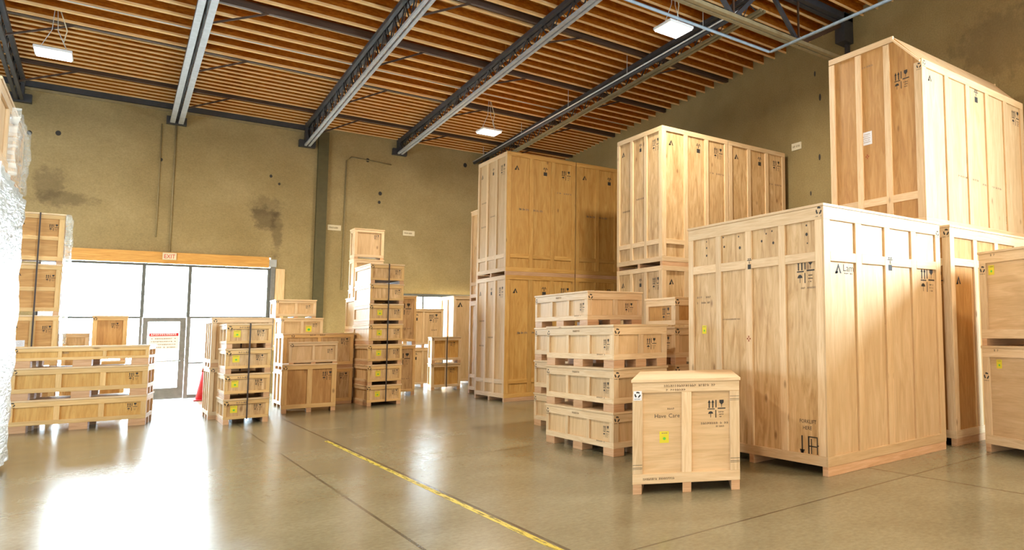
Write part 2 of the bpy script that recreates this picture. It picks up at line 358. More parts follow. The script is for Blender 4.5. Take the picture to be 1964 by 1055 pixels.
def recyc2(u, v, s):
    P = []
    for k in range(3):
        a = PI/2 + k*2*PI/3
        pts = []
        for r in (.5, .27):
            seq = [a - .85, a - .3, a + .25] if r == .5 else [a + .25, a - .3, a - .85]
            pts += [(u + s/2 + r*s*math.cos(t), v - s/2 + r*s*math.sin(t)) for t in seq]
        P.append(pts)
        P.append([(u + s/2 + .56*s*math.cos(a + .25), v - s/2 + .56*s*math.sin(a + .25)), (u + s/2 + .40*s*math.cos(a + .65), v - s/2 + .40*s*math.sin(a + .65)), (u + s/2 + .20*s*math.cos(a + .25), v - s/2 + .20*s*math.sin(a + .25))])
    return P + bars2(u, v - 1.12*s, s, .13*s, 5)
def cross2(u, v, s):
    return [poly_rect(u - s*.12, v - s*.5, u + s*.12, v - s*.14), poly_rect(u - s*.12, v + s*.14, u + s*.12, v + s*.5), poly_rect(u - s*.5, v - s*.12, u - s*.14, v + s*.12), poly_rect(u + s*.14, v - s*.12, u + s*.5, v + s*.12)]

# ------------------------------------------------------------------ the crate builder
CRATES = []
def crate(name, label, cat, at, yaw, w, d, h, nf=3, nl=3, nr=2, rail=None, legs=0.10, skids='x', nsk=3, group=None, panel='ply', panel_l=None,
          bw=0.095, bt=0.028, lid=True, marks=(), seed=0, chamfer=0.0, faces='FLR', toprail=True, wide_top=None, grain=2, midrail=None, front_mat='pine', rail_faces='FLR'):
    """origin = near front corner on the floor; local x along the front, y into the depth, z up.
    rail = height of an extra cross rail. marks = (face, kind, u, v, size, on_batten)"""
    root = empty(name, at, math.radians(yaw)); tag(root, label, cat, group)
    lt = 0.03 if lid else 0.0; top = h - lt
    # plywood walls: one closed box, the chamfered crate gets its sloping edge
    b = MB()
    if chamfer:
        z0, z1 = legs + 0.02, h - 0.012; a0, a1, c = bt, d - bt, chamfer
        prof = [(a0, z0), (a1, z0), (a1, z1), (a0 + c, z1), (a0, z1 - c)]
        for x, rv in ((bt, 1), (w - bt, 0)):
            vs = [(x, p, q) for p, q in prof]; b.quad(vs if rv else vs[::-1], [(q, p) for p, q in (prof if rv else prof[::-1])])
        for (p0, q0), (p1, q1) in zip(prof, prof[1:] + prof[:1]):
            b.quad([(bt, p0, q0), (w - bt, p0, q0), (w - bt, p1, q1), (bt, p1, q1)], [(p0 + q0, bt), (p0 + q0, w), (p1 + q1, w), (p1 + q1, bt)])
    else:
        b.box((bt, bt, legs + 0.02), (w - bt, d - bt, top - 0.002), grain=grain)
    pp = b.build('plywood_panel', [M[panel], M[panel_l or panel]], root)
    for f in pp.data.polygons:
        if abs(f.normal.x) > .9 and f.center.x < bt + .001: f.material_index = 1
    def put(A, B, nm='batten', mat='pine', grain=None):
        return MB().box(A, B, grain).build(nm, M[mat], root, 0.003)
    wt = wide_top or bw
    # front / back-left / right battens
    def face_boards(face, n):
        W_ = w if face in 'FB' else d; fm = front_mat if face == 'F' else 'pine'
        def P(u0, v0, u1, v1, o=0.0):
            t = bt + o
            if face == 'F': return (u0, 0 - o, v0), (u1, bt, v1)
            if face == 'L': return (0 - o, u0, v0), (bt, u1, v1)
            if face == 'R': return (w - bt, u0, v0), (w + o, u1, v1)
        zt = top if not (chamfer and face == 'F') else h - chamfer
        e0 = 0 if face == 'F' else bt          # side faces butt against the front frame
        ztf = zt
        if not (chamfer and face in 'LR'):
            put(*P(e0, zt - wt, W_, zt), mat=fm)
        put(*P(e0, legs, W_, legs + bw), mat=fm)
        for k in range(n + 1):
            u = e0 + (W_ - e0 - bw) * k / n
            zz = zt - wt
            if chamfer and face in 'LR':
                zz = h - 0.012 - (max(0.0, chamfer - u) if u < chamfer else 0)
                zz -= 0.10 if u > chamfer else 0.06
            put(*P(u, legs + bw, u + bw, zz), mat=fm)
        for rr in ([rail] if rail and face in rail_faces else []) + ([midrail] if midrail else []):
            st = (W_ - e0 - bw) / n
            for k in range(n):
                put(*P(e0 + st*k + bw, rr - bw/2, e0 + st*(k+1), rr + bw/2), mat=fm)
    for fc, n in (('F', nf), ('L', nl), ('R', nr)):
        if fc in faces and n: face_boards(fc, n)
    if chamfer:
        c = chamfer
        put((0, c, h - 0.10), (bt, d, h - 0.012)); put((w - bt, c, h - 0.10), (w, d, h - 0.012))
        for x in (0, w - bt):
            m = MB(); m.bar((x + bt/2, 0.02, h - 0.04 - c), (x + bt/2, c + 0.02, h - 0.06), bt, 0.09, up=(1, 0, 0)); m.build('batten', M['pine'], root)
    elif lid:
        put((-0.012, -0.012, top), (w + 0.012, d + 0.012, h), 'lid', 'pine', grain=0)
    # skids
    sw = 0.09
    if legs > 0.02:
        if skids == 'x':
            for k in range(nsk): y = (d - sw) * k / (nsk - 1); put((0.004, y + .003, 0), (w - 0.004, y + sw - .003, legs), 'skid', 'skid')
        elif skids == 'y':
            for k in range(nsk): x = (w - sw) * k / (nsk - 1); put((x + .003, 0.004, 0), (x + sw - .003, d - .004, legs), 'skid', 'skid')
        elif skids == 'b':      # nine short blocks
            bx, by = min(0.24, w * .2), min(0.26, d * .17)
            for i in range(2 if w < 0.7 else 3):
                for j in range(3):
                    if i == 1 and j == 1 and w >= 0.7: continue
                    x = (w - bx) * i / (1 if w < 0.7 else 2); y = (d - by) * j / 2
                    put((x + .003, y + .003, 0), (x + bx - .003, y + by - .003, legs), 'skid_block', 'skid', grain=0)
    # printed marks and stickers
    def onface(face, u, v, lift):
        if face == 'F': return (u, -lift + bt, v)
        if face == 'L': return (-lift + bt, d - u, v)      # u runs from the far end towards the near corner, as one looks at the face
        if face == 'R': return (w + lift - bt, u, v)
    groups = {}
    for mk in marks:
        face, kind, u, v, s = mk[:5]; bat = len(mk) > 5 and mk[5]
        lift = (bt + 0.0015) if bat else 0.0015
        if kind == 'sticker':
            m = MB(); lf = lift + 0.001
            m.quad([onface(face, a, b_, lf) for a, b_ in poly_rect(u, v - s*1.25, u + s, v)]); so = m.build('sticker', M['yellow'], root); so['label'] = 'yellow sticker'
            m = MB(); m.quad([onface(face, a, b_, lf + .001) for a, b_ in disc2(u + s*.52, v - s*.78, s*(.26 if s > .1 else .16), 14)]); m.build('green_dot', M['green'], so)
            m = MB()
            for pl in bars2(u + s*.12, v - s*.12, s*.75, s*.14, 6): m.quad([onface(face, a, b_, lf + .001) for a, b_ in pl])
            m.build('print', M['ink_pale'], so); continue
        if kind == 'paper':
            m = MB(); m.quad([onface(face, a, b_, lift + .001) for a, b_ in poly_rect(u, v - s*1.0, u + s, v)]); so = m.build('paper_notice', M['paper'], root); so['label'] = 'white paper notice'
            m = MB()
            for k in range(5):
                for pl in bars2(u + s*.15, v - s*(.16 + .15*k), s*.7, s*.06, 10, k): m.quad([onface(face, a, b_, lift + .002) for a, b_ in pl])
            m.build('print', M['ink_pale'], so); continue
        if kind == 'recycle_label':
            m = MB(); m.quad([onface(face, a, b_, lift + .0005) for a, b_ in poly_rect(u - s*.15, v - s*1.4, u + s*1.15, v + s*.1)]); so = m.build('recycling_label', M['paper'], root); so['label'] = 'white label with black recycling mark'
            m = MB()
            for pl in recyc2(u, v, s): m.quad([onface(face, a, b_, lift + .0015) for a, b_ in pl])
            m.build('print', M['ink'], so); continue
        fn = dict(arrows=arrows2, logo=logo2, plug=plug2, recycle=recyc2, glyph=glyph2, cross=cross2).get(kind)
        if fn: polys = fn(u, v, s)
        elif kind == 'text': polys = text2(mk[6], u, v, s)
        elif kind == 'bars': polys = bars2(u, v, mk[6], s, mk[7])
        elif kind == 'polys': polys = [[(u + a, v + b_) for a, b_ in pl] for pl in mk[6]]
        mat = {'cross': 'ink_red', 'bars': 'ink_pale'}.get(kind, 'ink')
        if mat == 'ink_pale' and len(mk) > 8: mat = mk[8]
        g = {'arrows': 'shipping_symbols', 'logo': 'company_logo', 'glyph': 'company_logo', 'plug': 'tilt_indicator', 'recycle': 'recycling_mark', 'cross': 'centre_mark', 'text': 'stencil_lettering', 'bars': 'small_print', 'polys': 'stencil_drawing'}[kind]
        groups.setdefault((g, mat), []).extend([[onface(face, a, b_, lift) for a, b_ in pl] for pl in polys])
    for (g, mat), pls in groups.items():
        m = MB()
        for pl in pls:
            try: m.quad(pl)
            except ValueError: pass
        m.build(g, M[mat], root, -1)
    CRATES.append((root, w, d, h)); return root

def strap_round(label, at, yaw, w, d, z0, z1, u, cat='strap', sw=0.022):
    """a black steel strap run down the front, over the top and down the back of a stack"""
    r = empty('packing_strap', at, math.radians(yaw)); tag(r, label, cat)
    t = 0.004
    MB().box((u, -0.024 - t, z0), (u + sw, -0.020, z1 + .004)).build('front_run', M['strap'], r)
    MB().box((u, -0.024 - t, z1 + .002), (u + sw, d + 0.024, z1 + .002 + t)).build('top_run', M['strap'], r)
    MB().box((u, d + 0.020, z0), (u + sw, d + 0.024 + t, z1 + .004)).build('back_run', M['strap'], r)
    return r

# ------------------------------------------------------------------ room shell
X0, X1, Y0, Y1 = ROOM['x0'], ROOM['x1'], ROOM['y0'], ROOM['y1']
SL = 0.0425
def zj(y): return 7.75 - SL * (y - 24.08)          # underside of the joists
def zd(y): return zj(y) + 0.24                      # underside of the deck
struct(MB().box((X0, Y0, -0.2), (X1, Y1, 0)).build('floor', M['floor']))
struct(MB().box((X0 - 30, Y1 + .25, -0.25), (X1 + 30, Y1 + 45, -0.05)).build('ground_outside', M['asphalt']))
c_ = MB(); t = 0.2
def slab(m, x0, x1, y0, y1, off, th):
    v = [m.bm.verts.new(p) for p in ((x0,y0,zd(y0)+off),(x1,y0,zd(y0)+off),(x1,y1,zd(y1)+off),(x0,y1,zd(y1)+off),(x0,y0,zd(y0)+off+th),(x1,y0,zd(y0)+off+th),(x1,y1,zd(y1)+off+th),(x0,y1,zd(y1)+off+th))]
    for i in ((0,3,2,1),(4,5,6,7),(0,1,5,4),(2,3,7,6),(1,2,6,5),(3,0,4,7)): m.bm.faces.new([v[k] for k in i])
slab(c_, X0 - .25, X1 + .25, Y0 - .25, Y1 + .25, 0, 0.2)
ceiling = struct(c_.build('ceiling', M['deck']))
def joist(y, xa, xb, fw, fh):
    z = zj(y)
    j = MB().box((xa, y - .006, z + .03), (xb, y + .006, zd(y) - .01)).build('joist', M['web'], ceiling)
    MB().box((xa, y - fw / 2, z), (xb, y + fw / 2, z + fh)).build('joist_flange', M['flange'], j)
y = 23.95
while y > 19.78: joist(y, X0, X1, .034, .03); y -= .27
y0_ = y
while y > -2: joist(y, X0, 6.31, .085, .045); y -= .55
y = y0_ + .12
while y > 6.2: joist(y, 6.31, X1, .036, .034); y -= .405

# far wall with the openings of the big window and the right-hand window
WIN = (-1.35, 3.14, 3.52); WIN2 = (5.32, 9.0, 2.88)
w_ = MB()
for (x0, x1, z0, z1) in ((X0, WIN[0], 0, 8.2), (WIN[0], WIN[1], WIN[2] + .30, 8.2), (WIN[1], WIN2[0], 0, 8.2), (WIN2[0], WIN2[1], WIN2[2], 8.2), (WIN2[1], X1, 0, 8.2)):
    w_.box((x0, Y1, z0), (x1, Y1 + .22, z1))
wall_far = struct(w_.build('wall_back', M['wall_back']))
struct(MB().box((X1, Y0, 0), (X1 + .25, Y1 + .22, 9.4)).build('wall_right', M['wall_right']))
struct(MB().box((X0 - .25, Y0, 0), (X0, Y1 + .22, 9.4)).build('wall_left', M['wall']))
struct(MB().box((X0 - .25, Y0 - .25, 0), (X1 + .25, Y0, 9.4)).build('wall_front', M['wall']))

# big window with the glazed door in it
fr = MB(); ww = 0.055
x0, x1, zt = WIN
wn = struct(empty('window_1', (0, Y1, 0)))
def wbox(a, b, nm, mat, par=wn): return MB().box(a, b).build(nm, M[mat], par)
wbox((x0, .02, zt - .06), (x1, .12, zt), 'window_frame', 'alu'); wbox((x0, .02, 0), (x0 + .06, .12, zt - .06), 'window_frame', 'alu'); wbox((x1 - .07, .02, 0), (x1, .12, zt - .06), 'window_frame', 'alu')
DL, DR, DT = 0.52, 1.42, 2.13
for x in (DL, DR): wbox((x - .035, .02, DT), (x + .035, .12, zt - .06), 'mullion', 'alu')
wbox((x0 + .06, .03, DT - .03), (DL - .03, .11, DT + .02), 'transom', 'alu'); wbox((DR + .03, .03, DT - .03), (x1 - .07, .11, DT + .02), 'transom', 'alu')
wbox((DR + .06, .03, .90), (x1 - .07, .10, .94), 'transom', 'alu'); wbox((x0 + .06, .03, .90), (DL - .03, .10, .94), 'transom', 'alu')
wbox((x0 + .06, .03, 0), (DL - .03, .11, .10), 'window_sill', 'alu'); wbox((DR + .03, .03, 0), (x1 - .07, .11, .10), 'window_sill', 'alu')
wbox((DL - .035, .02, 0), (DL + .02, .12, DT), 'mullion', 'door_frame'); wbox((DR - .02, .02, 0), (DR + .06, .12, DT), 'mullion', 'door_frame')
for a, b in ((x0 + .06, DL - .035), (DL + .035, DR - .035), (DR + .035, x1 - .07)): wbox((a, .065, DT + .02), (b, .071, zt - .06), 'pane', 'glass')
for a, b in ((x0 + .06, DL - .03), (DR + .06, x1 - .07)): wbox((a, .065, .10), (b, .071, DT - .03), 'pane', 'glass')
dn = struct(empty('door_1', (0, Y1, 0)))
a, b = DL + .03, DR - .03
for p, q in (((a, .03, .01), (a + .10, .09, DT - .01)), ((b - .12, .03, .01), (b, .09, DT - .01)), ((a + .10, .03, DT - .12), (b - .12, .09, DT - .01)), ((a + .10, .03, .01), (b - .12, .09, .30))):
    wbox(p, q, 'door_frame', 'door_frame', dn)
MB().bar((a + .08, .0, .98), (b - .08, .0, 1.0), .045, n=10).build('push_bar', M['grey_steel'], dn)
wbox((a + .10, .058, .30), (b - .12, .064, DT - .12), 'pane', 'glass', dn)
# notice on the door glass
sg = empty('door_notice', (a + .13, Y1 + .05, 1.30)); tag(sg, 'white notice with a red heading on the glass of the exit door', 'sign')
MB().box((0, 0, 0), (.58, .004, .42)).build('board', M['white'], sg)
MB().box((0, -.002, .34), (.58, 0, .42)).build('red_heading', M['red'], sg)
m = MB()
for k in range(4):
    for pl in bars2(.05, .29 - .075*k, .48, .03, 14, k): m.quad([(u, -.001, v) for u, v in pl])
m.build('print', M['ink_pale'], sg, -1)
m = MB()
for pl in bars2(.04, .40, .50, .04, 12, 3): m.quad([(u, -.003, v) for u, v in pl])
m.build('heading_print', M['paper'], sg, -1)
# varnished beam over the window
hb = MB().box((WIN[0] - .1, Y1 - .06, WIN[2] + .01), (WIN[1] - .05, Y1 + .12, WIN[2] + .30)).build('header_beam', M['glulam']); tag(hb, 'varnished orange timber beam above the big window', 'beam')
cap = MB().box((WIN[1] - .05, Y1 - .05, WIN[2] + .03), (WIN[1] + .12, Y1 + .1, WIN[2] + .24)).build('trim_1', M['grey_steel']); struct(cap)
struct(MB().box((WIN[1], Y1 - .02, 0), (WIN[1] + .10, Y1 + .12, WIN[2] + .02)).build('trim_2', M['door_frame']))
pb = MB().box((WIN[1] + .11, Y1 - .05, 1.2), (WIN[1] + .32, Y1 - .005, WIN[2] - .02)).build('wall_board', M['pine']); tag(pb, 'narrow pale timber board upright on the wall right of the big window', 'board')
# EXIT sign
ex = empty('exit_sign', (.85, Y1 - .1, 3.62)); tag(ex, 'small cream EXIT sign with red letters on the timber beam', 'sign')
MB().box((0, 0, 0), (.27, .04, .18)).build('sign_body', M['cream'], ex)
m = MB()
for pl in text2('EXIT', .025, .035, .155, .22): m.quad([(u, -.002, v) for u, v in pl])
m.build('lettering', M['red'], ex, -1)
# right-hand window behind the far crates
w2 = struct(empty('window_2', (0, Y1, 0))); x0, x1, zt = WIN2
wbox((x0, -.01, zt - .09), (x1, .12, zt), 'window_frame', 'alu', w2)
for x in (x0, 5.9, 6.4, 7.12, 7.95, x1 - .06): wbox((x, .02, 0), (x + .05, .12, zt - .09), 'mullion', 'alu', w2)
for a, b in zip((x0 + .05, 5.95, 6.45, 7.17, 8.0), (5.9, 6.4, 7.12, 7.95, x1 - .06)): wbox((a, .065, 0), (b, .071, zt - .09), 'pane', 'glass', w2)
# dark pilaster where the two wall panels meet, steel ledger under the joists
struct(MB().box((4.14, Y1 - .12, 0), (4.40, Y1, 7.65)).build('trim_3', M['green_steel']))
lg = MB().box((-3.6, Y1 - .10, 7.62), (4.05, Y1 - .002, 7.80)).build('steel_ledger', M['dark_steel']); tag(lg, 'dark steel ledger along the top of the far wall, left of the pilaster', 'beam')
struct(MB().box((-3.6, Y1 - .06, 7.55), (4.05, Y1, 7.61)).build('trim_4', M['tan_pipe']))
# wall plates, tie holes, conduits
for (x, z, lb) in ((4.63, 4.81, 'cream plate on the far wall, right beside the dark pilaster'), (6.66, 4.815, 'cream plate on the far wall above the right-hand window')):
    s_ = empty('wall_plate', (x, Y1, z)); tag(s_, lb, 'sign', 'cream wall plates')
    MB().box((-.17, -.02, -.08), (.17, 0, .08)).build('plate', M['cream'], s_)
    m = MB()
    for pl in bars2(-.13, .03, .26, .06, 8): m.quad([(u, -.022, v) for u, v in pl])
    m.build('print', M['tan_pipe'], s_, -1)
s_ = empty('wall_plate', (X1, 11.33, 5.90)); tag(s_, 'cream plate on the right wall beside the large raised crate', 'sign', 'cream wall plates')
MB().box((-.02, -.16, -.085), (0, .16, .085)).build('plate', M['cream'], s_)
m = MB()
for pl in bars2(-.12, .03, .24, .06, 8): m.quad([(-.022, -u, v) for u, v in pl])
m.build('print', M['tan_pipe'], s_, -1)
for (x, z, r) in ((-1.62, 6.52, .045), (-1.15, 6.60, .05), (.72, 6.25, .035), (3.05, 6.15, .035), (3.25, 5.95, .03), (5.82, 6.0, .05), (5.80, 5.72, .04), (8.35, 7.3, .06), (5.45, 7.0, .05)):
    m = MB(); m.quad([(x + r*math.cos(k*PI/5), Y1 - .002, z + 1.3*r*math.sin(k*PI/5)) for k in range(10)]); m.build('tie_hole', M['ink'], wall_far, -1)
wr = bpy.data.objects['wall_right']
for (y, z, r) in ((10.7, 7.5, .07), (10.55, 6.9, .09), (10.0, 6.35, .08), (10.6, 5.5, .08), (16.4, 7.0, .06), (17.2, 6.2, .05), (10.9, 4.7, .06)):
    m = MB(); m.quad([(X1 - .002, y + r*.4*math.cos(k*PI/5), z + .95*r*math.sin(k*PI/5)) for k in range(10)]); m.build('tie_hole', M['ink'], wr, -1)
for nm, lb, pts, r, mt in (
    ('wall_conduit', 'thin brown conduit running down the far wall to the EXIT sign', [(.98, Y1 - .03, 7.3), (.98, Y1 - .03, 3.84)], .018, 'tan_pipe'),
    ('wall_conduit', 'shorter thin conduit on the far wall, just left of the one above the EXIT sign', [(.70, Y1 - .03, 7.2), (.70, Y1 - .03, 4.2)], .013, 'tan_pipe'),
    ('wall_conduit', 'thin conduit bending down the far wall beside the stacked pale crates', [(6.1, Y1 - .03, 6.95), (5.0, Y1 - .03, 7.02), (4.88, Y1 - .03, 6.9), (4.86, Y1 - .03, 2.95)], .018, 'tan_pipe')):
    tag(MB().tube(pts, r, 8).build(nm, M[mt]), lb, 'conduit', 'wall conduits')

# ------------------------------------------------------------------ roof steel
tr_lab = {-1.81: 'steel roof truss at the far left edge, over the wrapped crates', .98: 'steel roof truss with a broad pale bottom chord, above the EXIT sign', 3.86: 'steel roof truss ending at the dark pilaster', 6.31: 'steel roof truss landing on the far wall above the right-hand window', 9.0: 'steel roof truss running above the tallest stack of plywood crates'}
YG = 9.65
PUR = (22.6, 19.7, 16.8, 13.9, 11.0)
def truss(X, wb):
    dz = {.98: -.50, 3.86: -.60, 6.31: -.43, 9.0: -.47}.get(X, -.5); ch = 'olive_steel' if X == 9.0 else 'dark_steel' if X < 0 else 'grey_steel'
    r = empty('roof_truss', (X, Y1, 0)); tag(r, tr_lab[X], 'truss', 'roof trusses')
    z = lambda y, o: zj(y + Y1) + o
    a, b = -.14, YG - Y1 + .1
    for s in (-1, 1):
        o = wb * .31
        MB().bar((s*o, a, z(a, dz)), (s*o, b, z(b, dz)), wb * .38, .05).build('bottom_chord', M[ch], r)
        MB().bar((s*.05, a, z(a, -.055)), (s*.05, b, z(b, -.055)), .07, .09).build('top_chord', M['dark_steel'], r)
    pts = []; y = a; k = 0
    while y > b:
        pts.append((0, y, z(y, -.07 if k % 2 == 0 else dz + .01))); y -= .36; k += 1
    MB().tube(pts, .016, 6).build('web_rod', M['dark_steel'], r)
    pts = [(0.0, p[1] - .18, p[2]) for p in pts[:-1]]
    MB().tube(pts, .010, 5).build('web_rod', M['dark_steel'], r)
    MB().box((-.20, -.16, zj(Y1) + dz - .04), (.20, -.001, zj(Y1) + dz + .16)).build('bearing_seat', M['dark_steel'], r)
    MB().box((-.07, -.20, zj(Y1) + dz + .04), (.07, -.01, zj(Y1) + .12)).build('end_plate', M['dark_steel'], r)
    for py in PUR[:4]:
        y = py - Y1
        MB().bar((wb/2, y, z(y, dz + .04)), (1.05, y, z(y, .02)), .035).build('brace', M['purlin'], r)
    return r
for X in tr_lab: truss(X, .27 if X == .98 else .15)
pl_lab = ('dark purlin nearest the far wall', 'second dark purlin out from the far wall', 'third dark purlin out from the far wall', 'fourth dark purlin out from the far wall', 'fifth dark purlin, close to the cross girder')
for y, lb in zip(PUR, pl_lab):
    tag(MB().box((X0 + .02, y - .05, zj(y) - .02), (X1 - .01, y + .05, zj(y) + .13)).build('purlin', M['purlin']), lb, 'beam', 'roof purlins')
# cross girder over the right-hand crates
g = empty('girder_truss', (X1, YG, 0)); tag(g, 'heavy steel cross girder with diagonals above the raised crate at right', 'truss')
zb, zt_ = 7.43, 8.40
for s in (-1, 1):
    MB().bar((-.01, s*.07, zb), (X0 - X1 + .1, s*.07, zb), .10, .07).build('bottom_chord', M['tan_pipe'], g)
    MB().bar((-.01, s*.08, zt_), (X0 - X1 + .1, s*.08, zt_), .12, .14).build('top_chord', M['dark_steel'], g)
xs = [-1.6 - 1.75*k for k in range(10)]
MB().bar((-.08, 0, zt_ - .05), (xs[0], 0, zb), .085).build('diagonal', M['purlin'], g)
for k in range(9):
    MB().bar((xs[k], 0, zb), ((xs[k] + xs[k+1])/2, 0, zt_), .075).build('diagonal', M['dark_steel'], g)
    MB().bar(((xs[k] + xs[k+1])/2, 0, zt_), (xs[k+1], 0, zb), .075).build('diagonal', M['dark_steel'], g)
    MB().bar((xs[k], 0, zb), (xs[k], 0, zt_), .035).build('post', M['purlin'], g)
MB().box((-.30, -.14, zt_ - .55), (-.005, .14, zt_ + .1)).build('end_bracket', M['dark_steel'], g)
MB().box((-.10, -.04, zt_ - 1.25), (-.005, .04, zt_ - .55)).build('wall_strut', M['dark_steel'], g)
# sprinkler and conduit runs
tag(MB().tube([(-8.9, 9.98, 7.22), (9.36, 9.98, 7.22), (9.40, 9.94, 7.22), (9.40, -7.9, 7.24)], .030, 10).build('sprinkler_pipe', M['pipe']), 'pale blue sprinkler pipe that turns a corner below the cross girder', 'pipe')
tpipe = tag(MB().tube([(8.62, 10.0, 7.80), (8.62, 24.0, 7.40)], .042, 10).build('truss_pipe', M['dark_steel']), 'dark pipe running alongside the truss nearest the right wall', 'pipe')
for y in (11.2, 14.2, 17.2, 20.2, 23.2):
    zp = 7.80 - (y - 10) * .4 / 14
    MB().bar((8.62, y, zp), (8.62, y, zd(y) - .002), .012, n=6).build('hanger_rod', M['zinc'], tpipe)
MB().tube([(8.583, 10.0, 7.843), (8.583, 24.0, 7.443)], .017, 8).build('conduit', M['white'], tpipe)['label'] = 'white highlight line along the dark pipe'  # white tube added as a painted highlight along the dark pipe
tag(MB().tube([(X0 + .1, 18.4, zj(18.4) - .04), (X1 - .1, 18.4, zj(18.4) - .04)], .012, 6).build('roof_conduit', M['zinc']), 'thin pale conduit crossing under the joists', 'conduit', 'roof conduits')
tag(MB().tube([(1.3, 14.3, zj(14.3) - .03)] + [(1.3 + .35*k, 14.3 + .03*k, zj(14.4) - .05 - .16*math.sin(PI*k/7)) for k in range(1, 7)] + [(3.75, 14.5, zj(14.5) - .02)], .020, 7).build('slack_cable', M['zinc']), 'slack grey cable drooping under the joists near the top of the picture', 'cable')

# LED fixtures; the first three are in view, the others light the rest of the hall
def led(x, y, z, label, power):
    r = empty('led_high_bay', (x, y, z)); tag(r, label, 'ceiling light', 'hanging LED lights')
    MB().box((-.26, -.28, .02), (.26, .28, .075)).build('housing', M['white'], r, .01)
    MB().box((-.235, -.255, .0), (.235, .255, .019)).build('light_panel', M['led'], r)
    for s in (-1, 1):
        top = zd(y) - z - .004
        MB().tube([(s*.20, 0, .07), (s*.04, 0, .5), (s*.01, 0, top)], .006, 5).build('hanging_cable', M['zinc'], r)
    MB().tube([(.2, .05, .07), (.12, .05, .3), (.16, .05, .55), (.0, .05, top)], .010, 6).build('power_cord', M['cream'], r)
    d = bpy.data.lights.new('led_light', 'AREA'); d.shape = 'RECTANGLE'; d.size = .46; d.size_y = .5; d.energy = power; d.color = (1.0, .92, .78)
    o = bpy.data.objects.new('led_light', d); COL.objects.link(o); o.parent = r; o.location = (0, 0, -.004)
    return r
LEDP = 300
for x, y, z, lb in ((-1.05, 19.15, 7.08, 'bright LED light hanging at the far left, above the column of strapped crates'), (7.22, 19.05, 7.1, 'bright LED light hanging farthest away, above the right end of the far wall'),
                    (7.2, 10.25, 7.1, 'bright LED light hanging beside the cross girder, nearest the raised crate'),
                    (-1.05, 10.25, 7.1, 'LED light over the middle of the hall, above the wrapped crates'), (-1.05, 1.3, 7.3, 'LED light behind the viewpoint, left row'), (7.2, 1.3, 7.3, 'LED light behind the viewpoint, right row'), (3.1, -5.5, 7.4, 'LED light nearest the rear wall')):
    led(x, y, z, lb, LEDP if y > 5 else 310)

# ------------------------------------------------------------------ floor line, cone
tp = MB().box((2.340, 2.5, .0005), (2.388, 12.3, .002)).build('floor_line', M['tape']); tag(tp, 'worn yellow line painted along the concrete floor', 'floor marking')
cn = empty('traffic_cone', (1.72, 23.0, 0)); tag(cn, 'red traffic cone on the floor beside the exit door', 'cone')
MB().box((-.19, -.19, 0), (.19, .19, .035)).build('base', M['red'], cn, .01)
MB().lathe([(.15, .035), (.055, .72)], (0, 0, 0)).build('cone_body', M['red'], cn)
MB().lathe([(.0555, .72), (.046, .80)], (0, 0, 0)).build('dark_band', M['ink_red'], cn)
MB().lathe([(.046, .80), (.026, .97), (.02, .985)], (0, 0, 0)).build('pale_tip', M['white'], cn)

# ------------------------------------------------------------------ crates
B = True
# --- the big plywood crate in front at right
clip = [poly_rect(.002, -.004, .093, 0), poly_rect(.002, -.030, .093, -.026), poly_rect(.002, -.043, .093, -.040)]
fork = [poly_rect(.02, -.36, .05, -.06), [(-.02, -.30), (.09, -.30), (.035, -.42)]] + [poly_rect(a, b, c, d_) for a, b, c, d_ in ((.16, -.06, .19, -.40), (.16, -.06, .34, -.08), (.16, -.22, .34, -.24), (.34, -.06, .36, -.36), (.19, -.37, .36, -.40), (.22, -.10, .24, -.36), (.36, -.20, .42, -.22))]
fork = [[(u * .72, v * .62 - .02) for u, v in pl] for pl in fork]
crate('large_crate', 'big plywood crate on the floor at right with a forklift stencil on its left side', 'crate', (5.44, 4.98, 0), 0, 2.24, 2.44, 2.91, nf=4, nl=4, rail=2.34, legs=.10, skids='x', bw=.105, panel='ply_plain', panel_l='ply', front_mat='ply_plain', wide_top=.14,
      marks=[('F', 'logo', .20, 2.27, .115), ('F', 'plug', 1.08, 2.39, .16, B), ('F', 'arrows', 1.82, 2.30, .30), ('F', 'cross', 1.10, 1.60, .07), ('F', 'recycle', 2.15, 2.80, .07, B),
             ('L', 'arrows', 2.00, 2.33, .27), ('L', 'plug', 1.16, 2.41, .13, B), ('L', 'cross', 1.20, 1.45, .07, B), ('L', 'recycle', 2.33, 2.88, .09, B), ('L', 'bars', 2.06, 2.02, .025, False, .26, 11), ('L', 'bars', .15, 2.0, .03, False, .3, 8),
             ('L', 'bars', .15, 1.93, .03, False, .28, 9), ('L', 'text', 2.00, .53, .058, False, 'FORKLIFT'), ('L', 'text', 2.05, .46, .058, False, 'HERE'), ('L', 'polys', 2.01, .45, 1, False, fork), ('L', 'sticker', .26, 1.62, .085), ('L', 'bars', .62, 1.70, .02, False, .4, 14)] +
            [('L', 'polys', u, v, 1, False, [disc2(0, 0, r, 7)]) for u, v, r in ((.36, 2.70, .010), (.36, 2.62, .013), (.36, 2.52, .016), (.70, 2.72, .011), (.72, 2.60, .016), (1.0, 2.70, .012), (1.02, 2.56, .02), (1.42, 2.60, .016), (1.50, 2.68, .012), (1.62, 2.56, .018), (1.60, 2.70, .012), (2.16, 2.70, .013), (2.16, 2.60, .020), (2.17, 2.50, .010))])
